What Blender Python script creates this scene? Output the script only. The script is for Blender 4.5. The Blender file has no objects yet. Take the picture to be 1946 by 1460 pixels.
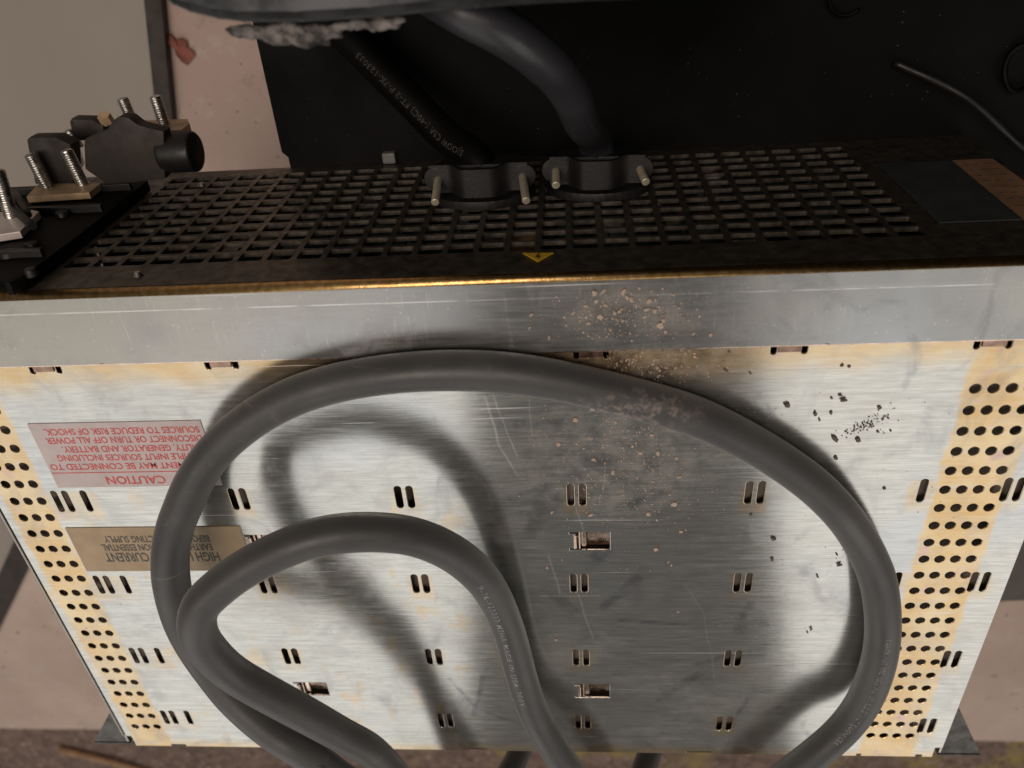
import bpy, bmesh, math, random
import numpy as np
from mathutils import Vector, Matrix, Euler
random.seed(7)
SC = bpy.context.scene
COL = SC.collection
R = math.radians
# ------------------------------------------------------------------ camera
cam = bpy.data.objects.new('camera', bpy.data.cameras.new('camera')); COL.objects.link(cam)
CP = Vector((0.0019234, 0.2430971, 0.2778642))
cam.location = CP
cam.rotation_euler = (-0.579780, 0.0563349, -0.0656291)
FPX = 1508.976; PW, PH = 1946, 1460
cam.data.sensor_fit = 'HORIZONTAL'; cam.data.sensor_width = 36.0
cam.data.lens = FPX / PW * 36.0
cam.data.clip_start = 0.01; cam.data.clip_end = 100
cam.data.dof.use_dof = True; cam.data.dof.focus_distance = 0.37; cam.data.dof.aperture_fstop = 9.0
SC.camera = cam
# ------------------------------------------------------------------ world, lamps, exposure
world = bpy.data.worlds.new('World'); SC.world = world; world.use_nodes = True
bg = world.node_tree.nodes['Background']
bg.inputs[0].default_value = (1.0, 0.95, 0.90, 1); bg.inputs[1].default_value = 0.085
def area(name, loc, target, sx, sy, power, col):
    l = bpy.data.lights.new(name, 'AREA'); l.shape = 'RECTANGLE'; l.size = sx; l.size_y = sy
    l.energy = power; l.color = col
    o = bpy.data.objects.new(name, l); COL.objects.link(o)
    o.location = loc
    o.rotation_euler = (Vector(target) - Vector(loc)).to_track_quat('-Z', 'Y').to_euler()
    return o
area('daylight_left', (-1.25, -1.25, 1.30), (-1.25, 0, 0.25), 1.90, 1.80, 9.3, (1.0, 0.98, 0.95))
area('daylight_right', (1.385, -1.25, 1.30), (1.385, 0, 0.25), 1.75, 1.80, 9.0, (1.0, 0.97, 0.93))
area('overhead_fill', (-0.45, 0.55, 1.9), (-0.25, 0.1, -0.3), 1.7, 0.6, 19.0, (1.0, 0.86, 0.75))  # added warm fill from overhead, brightens the folded edge, grille and floor
SC.view_settings.view_transform = 'Standard'; SC.view_settings.look = 'None'
SC.view_settings.exposure = 0.0; SC.view_settings.gamma = 1.0; SC.view_settings.use_curve_mapping = False
SC.render.engine = 'CYCLES'
SC.cycles.max_bounces = 8
SC.cycles.use_denoising = True

# ------------------------------------------------------------------ helpers
RM = np.array(Euler(cam.rotation_euler, 'XYZ').to_matrix())
CN = np.array(CP)
def on(u, v, ax, val):
    d = RM @ np.array([(u - PW / 2) / FPX, -(v - PH / 2) / FPX, -1.0])
    return Vector(CN + d * ((val - CN[ax]) / d[ax]))
def onz(u, v, z): return on(u, v, 2, z)
def ony(u, v, y): return on(u, v, 1, y)
def proj(p):
    q = (np.array(p) - CN) @ RM
    return PW / 2 + FPX * q[0] / -q[2], PH / 2 - FPX * q[1] / -q[2]

def tag(o, label=None, cat=None, group=None, kind=None):
    if label: o['label'] = label
    if cat: o['category'] = cat
    if group: o['group'] = group
    if kind: o['kind'] = kind
    return o
def empty(name, loc, label, cat, group=None):
    o = bpy.data.objects.new(name, None); COL.objects.link(o); o.location = loc
    o.empty_display_size = 0.02
    return tag(o, label, cat, group)
bpy.context.view_layer.update()
def link(name, me, mat, parent=None, smooth=False):
    o = bpy.data.objects.new(name, me); COL.objects.link(o)
    if mat:
        me.materials.clear(); me.materials.append(mat)
    if smooth:
        me.polygons.foreach_set('use_smooth', [True] * len(me.polygons))
    if parent is not None:
        o.parent = parent
        off = Vector((0, 0, 0)); p = parent
        while p: off += p.location; p = p.parent
        o.location = -off                      # meshes are authored in world coordinates
    return o
class MB:
    def __init__(s): s.bm = bmesh.new()
    def box(s, x0, x1, y0, y1, z0, z1, bev=0.0):
        r = bmesh.ops.create_cube(s.bm, size=1)
        bmesh.ops.scale(s.bm, verts=r['verts'], vec=(x1 - x0, y1 - y0, z1 - z0))
        bmesh.ops.translate(s.bm, verts=r['verts'], vec=((x0 + x1) / 2, (y0 + y1) / 2, (z0 + z1) / 2))
        if bev:
            ed = list({e for v in r['verts'] for e in v.link_edges})
            bmesh.ops.bevel(s.bm, geom=ed, offset=bev, segments=2, affect='EDGES', profile=0.7)
        return s
    def prism(s, pts, d, bev=0.0):
        """polygon pts (world) pushed along the vector d"""
        n = len(pts)
        a = [s.bm.verts.new(p) for p in pts]; b = [s.bm.verts.new(Vector(p) + Vector(d)) for p in pts]
        fs = [s.bm.faces.new(a), s.bm.faces.new(b[::-1])]
        for i in range(n): fs.append(s.bm.faces.new((a[i], b[i], b[(i + 1) % n], a[(i + 1) % n])))
        bmesh.ops.recalc_face_normals(s.bm, faces=fs)
        if bev:
            ed = list({e for f in fs for e in f.edges})
            bmesh.ops.bevel(s.bm, geom=ed, offset=bev, segments=2, affect='EDGES', profile=0.7)
        return s
    def cyl(s, p0, p1, r, seg=20, r2=None, bev=0):
        p0 = Vector(p0); p1 = Vector(p1); d = p1 - p0
        m = Matrix.Translation((p0 + p1) / 2) @ d.to_track_quat('Z', 'Y').to_matrix().to_4x4()
        g = bmesh.ops.create_cone(s.bm, cap_ends=True, segments=seg, radius1=r, radius2=r if r2 is None else r2, depth=d.length, matrix=m)
        if bev:
            ed = [e for e in {e for v in g['verts'] for e in v.link_edges} if any(len(f.verts) > 4 for f in e.link_faces)]
            bmesh.ops.bevel(s.bm, geom=ed, offset=bev, segments=3, affect='EDGES', profile=0.6)
        return s
    def build(s, name, mat, parent=None, smooth=False):
        me = bpy.data.meshes.new(name); s.bm.to_mesh(me); s.bm.free()
        o = link(name, me, mat, parent)
        if smooth: autosmooth(me)
        return o
def autosmooth(me, ang=40):
    bm = bmesh.new(); bm.from_mesh(me)
    for f in bm.faces: f.smooth = True
    for e in bm.edges:
        e.smooth = not (len(e.link_faces) == 2 and e.calc_face_angle(0) > R(ang))
    bm.to_mesh(me); bm.free()
def sheet_mesh(name, outline, holes, t, bev=0.0):
    """flat sheet with real holes (2-D curve fill), top face at z=0, thickness t"""
    cu = bpy.data.curves.new('outline', 'CURVE'); cu.dimensions = '2D'; cu.fill_mode = 'BOTH'; cu.extrude = t / 2 - bev; cu.bevel_depth = bev; cu.bevel_resolution = 2
    for pl in [outline] + holes:
        sp = cu.splines.new('POLY'); sp.points.add(len(pl) - 1)
        for i, p in enumerate(pl): sp.points[i].co = (p[0], p[1], 0, 1)
        sp.use_cyclic_u = True
    o = bpy.data.objects.new('tmp', cu); COL.objects.link(o)
    me = bpy.data.meshes.new_from_object(o.evaluated_get(bpy.context.evaluated_depsgraph_get()))
    me.name = name
    bpy.data.objects.remove(o); bpy.data.curves.remove(cu)
    me.transform(Matrix.Translation((0, 0, -t / 2)))
    me.polygons.foreach_set('use_smooth', [False] * len(me.polygons))
    uv = me.uv_layers.new(name='UVMap') if not me.uv_layers else me.uv_layers[0]
    co = [me.vertices[l.vertex_index].co for l in me.loops]
    uv.data.foreach_set('uv', [c for p in co for c in (p.x, p.y)])
    return me
def circle(cx, cy, r, n=20, ry=None): return [(cx + r * math.cos(2 * math.pi * i / n), cy + (ry or r) * math.sin(2 * math.pi * i / n)) for i in range(n)]
def slot(cx, cy, w, h, n=6):
    r = w / 2; out = []
    for i in range(n + 1): a = math.pi * i / n; out.append((cx + r * math.cos(a), cy + h / 2 - r + r * math.sin(a)))
    for i in range(n + 1): a = math.pi + math.pi * i / n; out.append((cx + r * math.cos(a), cy - h / 2 + r + r * math.sin(a)))
    return out
def rect(x0, x1, y0, y1): return [(x0, y0), (x1, y0), (x1, y1), (x0, y1)]
def rrect(x0, x1, y0, y1, r, n=3):
    out = []
    for cx, cy, a0 in ((x1 - r, y1 - r, 0), (x0 + r, y1 - r, 90), (x0 + r, y0 + r, 180), (x1 - r, y0 + r, 270)):
        for i in range(n + 1):
            a = R(a0 + 90 * i / n); out.append((cx + r * math.cos(a), cy + r * math.sin(a)))
    return out
def text_mesh(name, body, size, align='LEFT', space=1.0, bold=0.0, extrude=0.0):
    cu = bpy.data.curves.new('txt', 'FONT'); cu.body = body; cu.size = size; cu.align_x = align; cu.space_character = space
    cu.offset = bold; cu.extrude = extrude; cu.resolution_u = 3
    o = bpy.data.objects.new('tmp', cu); COL.objects.link(o)
    me = bpy.data.meshes.new_from_object(o.evaluated_get(bpy.context.evaluated_depsgraph_get())); me.name = name
    bpy.data.objects.remove(o); bpy.data.curves.remove(cu)
    return me
def spline(pts, n=14):
    P = [Vector(p) for p in pts]; out = []
    for i in range(len(P) - 1):
        p0 = P[i - 1] if i else P[0] * 2 - P[1]; p1, p2 = P[i], P[i + 1]
        p3 = P[i + 2] if i + 2 < len(P) else P[-1] * 2 - P[-2]
        # centripetal parametrisation
        t1 = max((p1 - p0).length, 1e-6) ** .5; t2 = t1 + max((p2 - p1).length, 1e-6) ** .5; t3 = t2 + max((p3 - p2).length, 1e-6) ** .5
        for k in range(n):
            t = t1 + (t2 - t1) * k / n
            A1 = p0 * ((t1 - t) / t1) + p1 * (t / t1)
            A2 = p1 * ((t2 - t) / (t2 - t1)) + p2 * ((t - t1) / (t2 - t1))
            A3 = p2 * ((t3 - t) / (t3 - t2)) + p3 * ((t - t2) / (t3 - t2))
            B1 = A1 * ((t2 - t) / t2) + A2 * (t / t2)
            B2 = A2 * ((t3 - t) / (t3 - t1)) + A3 * ((t - t1) / (t3 - t1))
            out.append(B1 * ((t2 - t) / (t2 - t1)) + B2 * ((t - t1) / (t2 - t1)))
    out.append(P[-1])
    for _ in range(6):   # relax small kinks
        out = [out[0]] + [(out[i - 1] + out[i] * 2 + out[i + 1]) / 4 for i in range(1, len(out) - 1)] + [out[-1]]
    return out
def tube_mesh(name, path, r, seg=28, bumpy=0.0):
    bm = bmesh.new(); rings = []
    up = Vector((0, 0, 1)); n = None
    for i, p in enumerate(path):
        t = (path[min(i + 1, len(path) - 1)] - path[max(i - 1, 0)]).normalized()
        if n is None: n = (up - t * up.dot(t)).normalized()
        else: n = (n - t * n.dot(t)).normalized()
        b = t.cross(n)
        rr = r(i) if callable(r) else r
        rr *= 1 + bumpy * math.sin(i * 0.9)
        rings.append([bm.verts.new(p + (n * math.cos(2 * math.pi * k / seg) + b * math.sin(2 * math.pi * k / seg)) * rr) for k in range(seg)])
    for a, c in zip(rings, rings[1:]):
        for k in range(seg): bm.faces.new((a[k], a[(k + 1) % seg], c[(k + 1) % seg], c[k]))
    bm.faces.new(rings[0][::-1]); bm.faces.new(rings[-1])
    for f in bm.faces: f.smooth = len(f.verts) == 4
    bmesh.ops.recalc_face_normals(bm, faces=bm.faces)
    me = bpy.data.meshes.new(name); bm.to_mesh(me); bm.free(); return me
def print_on(path, r, body, size, start_px, across, rev=False, gap=1.0, sx=1.0):
    """letters wrapped on the jacket of a round cable, starting near a point seen at start_px; across = offset (m) round the jacket"""
    P = path[::-1] if rev else path
    i0 = min(range(len(P)), key=lambda i: (lambda q: (q[0] - start_px[0]) ** 2 + (q[1] - start_px[1]) ** 2)(proj(P[i])))
    acc = [0.0]
    for a, b in zip(P[i0:], P[i0 + 1:]): acc.append(acc[-1] + (b - a).length)
    me = text_mesh('lettering', body, size, space=gap, bold=0.00002)
    for v in me.vertices:
        s, t = v.co.x * sx, v.co.y + across
        j = min(max(np.searchsorted(acc, s) - 1, 0), len(acc) - 2)
        a, b = P[i0 + j], P[i0 + j + 1]
        T = (P[min(i0 + j + 2, len(P) - 1)] - P[max(i0 + j - 1, 0)]).normalized()
        c = a + (b - a) * min(max((s - acc[j]) / (acc[j + 1] - acc[j]), 0), 1)
        n = CP - c; n = (n - T * n.dot(T)).normalized(); u = n.cross(T)
        v.co = c + (n * math.cos(t / r) + u * math.sin(t / r)) * (r + 0.00012)
    return me

# ------------------------------------------------------------------ materials
class NT:
    def __init__(s, name):
        s.m = bpy.data.materials.new(name); s.m.use_nodes = True; s.t = s.m.node_tree; s.t.nodes.clear()
        s.out = s.t.nodes.new('ShaderNodeOutputMaterial'); s.b = s.t.nodes.new('ShaderNodeBsdfPrincipled')
        s.t.links.new(s.b.outputs[0], s.out.inputs[0]); s.tc = s.t.nodes.new('ShaderNodeTexCoord'); s.obj = s.tc.outputs['Object']
    def lk(s, a, b): s.t.links.new(a, b)
    def set(s, k, v):
        i = s.b.inputs[k]
        if hasattr(v, 'is_linked') or isinstance(v, bpy.types.NodeSocket): s.lk(v, i)
        else: i.default_value = (*v, 1) if isinstance(v, tuple) and len(v) == 3 and i.type == 'RGBA' else v
        return s
    def inp(s, n, i, v):
        if isinstance(v, bpy.types.NodeSocket): s.lk(v, n.inputs[i])
        else: n.inputs[i].default_value = v
    def math(s, op, a, b=0.0, c=0.0, clamp=False):
        n = s.t.nodes.new('ShaderNodeMath'); n.operation = op; n.use_clamp = clamp
        s.inp(n, 0, a); s.inp(n, 1, b); s.inp(n, 2, c); return n.outputs[0]
    def sep(s, v=None):
        n = s.t.nodes.new('ShaderNodeSeparateXYZ'); s.lk(v or s.obj, n.inputs[0]); return n.outputs
    def map(s, sc=(1, 1, 1), loc=(0, 0, 0), rot=(0, 0, 0)):
        n = s.t.nodes.new('ShaderNodeMapping'); s.lk(s.obj, n.inputs[0])
        n.inputs['Scale'].default_value = sc; n.inputs['Location'].default_value = loc; n.inputs['Rotation'].default_value = rot; return n.outputs[0]
    def noise(s, scale, detail=4, rough=.55, vec=None, dist=0.0):
        n = s.t.nodes.new('ShaderNodeTexNoise'); s.lk(vec or s.obj, n.inputs['Vector'])
        n.inputs['Scale'].default_value = scale; n.inputs['Detail'].default_value = detail; n.inputs['Roughness'].default_value = rough
        n.inputs['Distortion'].default_value = dist; return n.outputs[0]
    def voro(s, scale, feat='F1', vec=None, out=0):
        n = s.t.nodes.new('ShaderNodeTexVoronoi'); n.feature = feat; s.lk(vec or s.obj, n.inputs['Vector']); n.inputs['Scale'].default_value = scale; return n.outputs[out]
    def ramp(s, v, stops):
        n = s.t.nodes.new('ShaderNodeValToRGB'); s.lk(v, n.inputs[0]); e = n.color_ramp.elements
        while len(e) < len(stops): e.new(.5)
        for i, (p, c) in enumerate(stops):
            e[i].position = p; c = (c, c, c) if isinstance(c, (int, float)) else c; e[i].color = (*c, 1)
        return n.outputs[0]
    def smooth(s, v, a, b, lo=0.0, hi=1.0):
        n = s.t.nodes.new('ShaderNodeMapRange'); n.interpolation_type = 'SMOOTHSTEP'; s.inp(n, 0, v)
        n.inputs[1].default_value = a; n.inputs[2].default_value = b; n.inputs[3].default_value = lo; n.inputs[4].default_value = hi; return n.outputs[0]
    def mix(s, f, a, b, mode='MIX'):
        n = s.t.nodes.new('ShaderNodeMix'); n.data_type = 'RGBA'; n.blend_type = mode
        s.inp(n, 0, f)
        for i, v in ((6, a), (7, b)):
            s.inp(n, i, v if isinstance(v, bpy.types.NodeSocket) else (*v, 1))
        return n.outputs[2]
    def bump(s, h, st=.3, d=.001):
        n = s.t.nodes.new('ShaderNodeBump'); n.inputs['Strength'].default_value = st; n.inputs['Distance'].default_value = d
        s.lk(h, n.inputs['Height']); s.lk(n.outputs[0], s.b.inputs['Normal']); return s
def simple(name, col, rough=.5, metal=0.0, var=.25, scale=60, bump=0.0, bscale=None, spec=None, detail=4):
    n = NT(name); v = n.noise(scale, detail)
    a = tuple(c * (1 - var) for c in col); b = tuple(min(1, c * (1 + var)) for c in col)
    n.set('Base Color', n.mix(n.smooth(v, .3, .7), a, b)); n.set('Metallic', metal)
    n.set('Roughness', n.smooth(n.noise(scale * 1.7, 3), .25, .75, max(.03, rough - .12), min(1, rough + .12)))
    if spec is not None: n.set('Specular IOR Level', spec)
    if bump: n.bump(n.noise(bscale or scale * 4, 5), bump, .0006)
    return n.m
SX = [-.2482, -.2362, -.16, -.08, 0.0, .08, .1525, .1906]        # louvre columns
SY = [.0007, -.0571, -.1142, -.1713]
DOTY = [.0546 - .0107 * k for k in range(23)]
DXL = [-.2728, -.2659, -.2589]; DXR = [.1620, .1691, .1762, .1833]
def zinc(name, stains=True, tint=(.70, .695, .65), dusty=0.0, edge_y=0.0788, satin=0.0):
    n = NT(name); x, y, z = n.sep()
    br = n.noise(1.0, 3, .6, n.map((70, 1500, 50))); br2 = n.noise(1.0, 2, .5, n.map((26, 480, 50), (3, 5, 0)))
    brush = n.math('ADD', n.math('MULTIPLY', br, .65), n.math('MULTIPLY', br2, .35))
    base = n.mix(n.smooth(brush, .34, .66), tuple(c * (.80 + .12 * satin) for c in tint), tuple(min(1, c * (1.13 - .07 * satin)) for c in tint))
    blot = n.noise(14, 5, .6); fine = n.noise(1.0, 4, .65, n.map((60, 160, 60), (1, 2, 0)))
    # chromate blush: blue-grey and pale violet areas
    base = n.mix(n.smooth(n.noise(9, 3), .5, .72, 0, .35), base, (.60, .66, .74))
    if stains:
        def band(v, a, b, s): return n.math('MULTIPLY', n.smooth(v, a - s, a + s), n.smooth(v, b - s, b + s, 1, 0))
        wob = n.math('MULTIPLY_ADD', n.noise(1.0, 4, .6, n.map((14, 90, 1))), .006, -.003)
        xw = n.math('ADD', x, wob)
        m = n.math('MAXIMUM', band(xw, -.278, -.2545, .0016), band(xw, .1575, .1885, .0014))
        # beside the louvres, running a little way down from each
        ym = n.math('WRAP', n.math('ADD', y, .0285), .0285, -.0285)     # 0 at each row of louvres
        yr = n.math('WRAP', n.math('SUBTRACT', y, SY[0] - .0015), .02857, -.02857)
        stn = n.smooth(n.noise(38, 4, .6), .36, .62, .12, .62)
        for sx in SX:
            xx = n.math('ABSOLUTE', n.math('SUBTRACT', xw, sx))
            w = n.math('MULTIPLY', n.smooth(xx, .0050, .0075, 1, 0), n.math('MULTIPLY', n.smooth(yr, .0062, .0085, 1, 0), n.smooth(yr, -.0135, -.0075)))
            m = n.math('MAXIMUM', m, n.math('MULTIPLY', n.math('MULTIPLY', w, stn), n.smooth(y, .022, .012)))
        # under the folded strip and along the far edge
        e = n.smooth(n.math('ADD', y, n.math('MULTIPLY_ADD', n.noise(1.0, 3, .5, n.map((22, 5, 1), (7, 0, 0))), .03, -.015)), edge_y - .019, edge_y - .004)
        m = n.math('MAXIMUM', m, n.math('MULTIPLY', e, .9))
        e2 = n.smooth(n.math('ADD', y, n.math('MULTIPLY', blot, .012)), -.184, -.194)
        m = n.math('MAXIMUM', m, n.math('MULTIPLY', e2, .8))
        # streaks in the middle left
        st = n.math('MULTIPLY', n.smooth(n.noise(1.0, 4, .65, n.map((52, 34, 1), (4.2, 1.3, 0), (0, 0, .35))), .54, .66), n.math('MULTIPLY', n.smooth(x, -.02, -.075), n.smooth(y, .016, .0)))
        m = n.math('MAXIMUM', m, n.math('MULTIPLY', st, .55))
        m = n.math('MULTIPLY', m, n.smooth(fine, .22, .5, .55, 1), clamp=True)
        yel = n.mix(n.smooth(n.noise(28, 5, .65), .38, .62), (.74, .49, .22), (.82, .63, .38))
        yel = n.mix(n.smooth(n.noise(70, 3), .60, .75, 0, .6), yel, (.68, .42, .52))
        yel = n.mix(n.smooth(brush, .36, .66, .0, .4), yel, (.88, .75, .52))
        base = n.mix(m, base, yel)
    else:
        base = n.mix(n.smooth(blot, .5, .75, 0, .35), base, (.66, .61, .50))
    # handling smudges: dull finger-drag marks, darker dirt film
    sm = n.smooth(n.noise(1.0, 5, .62, n.map((34, 22, 1), (2, 9, 0), (0, 0, .5)), 1.2), .52, .74)
    gr = n.smooth(n.noise(1.0, 6, .7, n.map((9, 12, 1), (5, 4, 0))), .48, .7)
    base = n.mix(n.math('MULTIPLY', sm, .30), base, (.30, .31, .36))
    base = n.mix(n.math('MULTIPLY', gr, .22), base, (.44, .40, .34))
    # hair scratches
    sc = None
    for rot, sc_, off in ((.3, (9, 900, 1), 1), (1.25, (7, 800, 1), 5), (2.1, (8, 850, 1), 9)):
        q = n.smooth(n.noise(1.0, 1, .4, n.map(sc_, (off, off * 2, 0), (0, 0, rot))), .745, .80)
        sc = q if sc is None else n.math('MAXIMUM', sc, q)
    base = n.mix(n.math('MULTIPLY', sc, .55), base, (.92, .92, .90))
    if satin:   # drag lines and rub marks on the lip
        ln = n.math('MULTIPLY', n.smooth(n.math('ABSOLUTE', n.math('SUBTRACT', n.math('ADD', y, n.math('MULTIPLY', x, .002)), .1030)), .00032, .00012), n.smooth(n.noise(1.0, 3, .6, n.map((40, 1, 1))), .38, .56))
        vs = n.smooth(n.noise(1.0, 3, .6, n.map((900, 60, 1))), .58, .74)
        vs = n.math('MULTIPLY', vs, n.smooth(n.noise(11, 3), .42, .62))
        sp = n.smooth(n.voro(260), .13, .05)
        base = n.mix(n.smooth(n.math('ADD', x, n.math('MULTIPLY', blot, .12)), .02, -.16, 0, .6), base, (.50, .45, .37))
        base = n.mix(n.smooth(n.noise(24, 5, .65), .45, .75, 0, .5), base, (.30, .31, .34))
        base = n.mix(n.math('MULTIPLY', n.math('MAXIMUM', ln, n.math('MAXIMUM', n.math('MULTIPLY', vs, .6), n.math('MULTIPLY', sp, .5))), .8), base, (.88, .86, .82))
    # brown dirt film where the grit has collected
    def blob(cx, cy, rx, ry):
        dx = n.math('DIVIDE', n.math('SUBTRACT', x, cx), rx); dy = n.math('DIVIDE', n.math('SUBTRACT', y, cy), ry)
        return n.smooth(n.math('ADD', n.math('MULTIPLY', dx, dx), n.math('MULTIPLY', dy, dy)), 1.0, 0.05)
    film = n.math('MAXIMUM', blob(.030, .072, .050, .012), n.math('MAXIMUM', n.math('MULTIPLY', blob(.022, .094, .042, .016), .7), n.math('MULTIPLY', blob(.018, .022, .06, .045), .45)))
    film = n.math('MULTIPLY', film, n.smooth(n.noise(85, 6, .7), .38, .66), clamp=True)
    base = n.mix(n.math('MULTIPLY', film, .55), base, (.27, .21, .165))
    if stains:
        wx = n.math('ADD', x, n.math('MULTIPLY_ADD', n.noise(60, 3), .004, -.002)); wy = n.math('ADD', y, n.math('MULTIPLY_ADD', n.noise(55, 3, .6, n.map((1, 1, 1), (3, 3, 3))), .004, -.002))
        wx2 = n.math('ADD', x, n.math('MULTIPLY_ADD', n.noise(26, 2), .006, -.003)); wy2 = n.math('ADD', y, n.math('MULTIPLY_ADD', n.noise(23, 2, .5, n.map((1, 1, 1), (5, 1, 2))), .006, -.003))
        def seg(a, b, w, soft, xx=None, yy=None):
            xx = xx or x; yy = yy or y
            dx, dy = b[0] - a[0], b[1] - a[1]; L2 = dx * dx + dy * dy
            px_ = n.math('SUBTRACT', xx, a[0]); py_ = n.math('SUBTRACT', yy, a[1])
            t = n.math('DIVIDE', n.math('ADD', n.math('MULTIPLY', px_, dx), n.math('MULTIPLY', py_, dy)), L2, clamp=True)
            qx = n.math('SUBTRACT', px_, n.math('MULTIPLY', t, dx)); qy = n.math('SUBTRACT', py_, n.math('MULTIPLY', t, dy))
            d = n.math('SQRT', n.math('ADD', n.math('MULTIPLY', qx, qx), n.math('MULTIPLY', qy, qy)))
            return n.smooth(d, w, w * soft)
        pp = lambda u, v: tuple(onz(u, v, 0))[:2]
        lite = None
        for u1, v1, u2, v2, w in [(917, 752, 952, 850, .0011), (952, 850, 988, 905, .0009), (934, 750, 985, 870, .0007), (1302, 1112, 1335, 1165, .00035), (1335, 1165, 1352, 1230, .00035), (1352, 1230, 1357, 1290, .0003), (1345, 1340, 1362, 1362, .00035), (1098, 965, 1112, 1005, .0008), (1112, 1005, 1122, 1040, .0007), (1040, 1060, 1062, 1130, .0010), (1005, 760, 1012, 830, .0005), (1150, 880, 1140, 960, .0004), (600, 1250, 680, 1262, .0003), (250, 900, 262, 990, .0004), (1490, 1240, 1570, 1262, .0003), (1100, 1130, 1125, 1215, .0008)]:
            q = seg(pp(u1, v1), pp(u2, v2), w * .8, .0, wx2, wy2); lite = q if lite is None else n.math('MAXIMUM', lite, q)
        dark = None
        for u1, v1, u2, v2, w in [(985, 810, 1090, 800, .0035), (955, 950, 1020, 930, .003), (1040, 925, 1010, 1010, .006), (1010, 990, 1060, 950, .005), (1100, 900, 1140, 870, .006), (900, 1360, 925, 1270, .0025), (855, 1290, 905, 1345, .002), (905, 1345, 985, 1375, .002), (1040, 1120, 1090, 1160, .005), (1205, 960, 1260, 940, .004), (1330, 1260, 1420, 1240, .003), (1405, 1200, 1425, 1150, .005), (1390, 1370, 1430, 1320, .002), (1150, 1150, 1210, 1100, .005), (1180, 1180, 1300, 1185, .002), (1250, 1330, 1330, 1280, .004), (930, 1000, 950, 1060, .004), (1120, 1070, 1150, 1050, .006)]:
            q = seg(pp(u1, v1), pp(u2, v2), w, .2, wx, wy); dark = q if dark is None else n.math('MAXIMUM', dark, q)
        dark = n.math('MULTIPLY', dark, n.smooth(n.noise(120, 5, .65), .36, .62, .08, .5))
        base = n.mix(dark, base, (.22, .225, .28))
        haz = n.math('MULTIPLY', n.smooth(n.noise(32, 5, .65, n.map((1, 1, 1), (8, 1, 2)), 1.5), .47, .68), .35)
        base = n.mix(haz, base, (.46, .45, .44))
        base = n.mix(n.math('MULTIPLY', lite, n.smooth(n.noise(190, 4, .7), .36, .66, .0, .34)), base, (.92, .92, .91))
    n.set('Base Color', base)
    tg = n.t.nodes.new('ShaderNodeTangent'); tg.direction_type = 'UV_MAP'; n.lk(tg.outputs[0], n.b.inputs['Tangent'])
    n.set('Anisotropic', .72); n.set('Anisotropic Rotation', .25)
    spk = n.math('MULTIPLY', n.smooth(n.voro(420), .16, .06), n.smooth(n.noise(30, 3), .55, .7))
    n.set('Metallic', n.math('SUBTRACT', .91, n.math('ADD', n.math('MULTIPLY', gr, .18 + dusty), n.math('ADD', n.math('MULTIPLY', spk, .5), n.math('ADD', n.math('MULTIPLY', film, .6), n.math('MULTIPLY', lite, .08) if stains else 0.0))), clamp=True))
    n.set('Roughness', n.math('ADD', n.smooth(brush, .3, .7, .145 + .06 * satin, .20 + .07 * satin), n.math('ADD', n.math('MULTIPLY', sm, .10), n.math('ADD', n.math('MULTIPLY', sc, .2), n.math('MULTIPLY', lite, .06) if stains else 0.0)), clamp=True))
    n.bump(n.math('ADD', n.math('MULTIPLY', brush, .6 - .5 * satin), n.math('MULTIPLY', n.noise(6, 2), 7.0)), .10, .0004)
    return n.m
M = {}
M['panel'] = zinc('zinc_plated_sheet')
M['strip'] = zinc('zinc_plated_lip', stains=False, tint=(.43, .43, .42), dusty=.12, satin=1.0)
n = NT('gold_chromate_bend'); n.set('Base Color', n.mix(n.smooth(n.noise(400, 3), .3, .7), (.55, .31, .10), (.84, .55, .24))); n.set('Metallic', 1.0); n.set('Roughness', .30); n.bump(n.noise(1400, 2), .25, .0003); M['gold'] = n.m
M['clip'] = simple('copper_toned_spring_steel', (.86, .66, .54), .28, 1.0, .12, 150)
M['tab'] = simple('brown_oxide_tab', (.42, .28, .21), .35, .9, .25, 200)
M['dark_steel'] = simple('dark_passivated_steel', (.10, .092, .082), .42, .75, .3, 120, .15)
M['grille'] = simple('grimy_dark_grille_steel', (.125, .108, .088), .42, .7, .35, 160, .15)
M['inner'] = simple('dark_interior', (.016, .015, .014), .7, 0, .4, 60)
M['liner'] = simple('veil_lifted_liner', (.24, .20, .165), .8, 0, .3, 40)  # lens veil over the lid openings put into this lighter brown-grey
M['copper'] = simple('dull_copper_winding', (.30, .14, .06), .45, .6, .4, 90)
M['pcb'] = simple('interior_circuit_board', (.03, .05, .035), .5, 0, .4, 90)
M['tinplate'] = simple('interior_tinned_plate', (.45, .44, .42), .35, .9, .3, 70)
n = NT('black_rubber_jacket'); x, y, z = n.sep()
du = n.noise(26, 3, .5); dust = n.smooth(n.noise(160, 6, .75), .55, .74, 0, .5)
dust = n.math('MULTIPLY', dust, n.smooth(n.noise(13, 4), .42, .66))
c = n.mix(n.smooth(du, .35, .7), (.046, .046, .046), (.068, .067, .065))
c = n.mix(dust, c, (.20, .18, .16))
dx = n.math('DIVIDE', n.math('SUBTRACT', x, .014), .045); dy = n.math('DIVIDE', n.math('SUBTRACT', y, .0575), .012)
ab = n.math('MULTIPLY', n.smooth(n.math('ADD', n.math('MULTIPLY', dx, dx), n.math('MULTIPLY', dy, dy)), 1, .1), n.smooth(n.noise(240, 6, .75), .46, .64))
c = n.mix(n.math('MULTIPLY', ab, .7), c, (.34, .27, .24))
sc = n.smooth(n.noise(1.0, 2, .5, n.map((30, 420, 40), (0, 0, 0), (0, 0, .5))), .70, .78)
c = n.mix(n.math('MULTIPLY', sc, .35), c, (.20, .20, .19))
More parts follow.
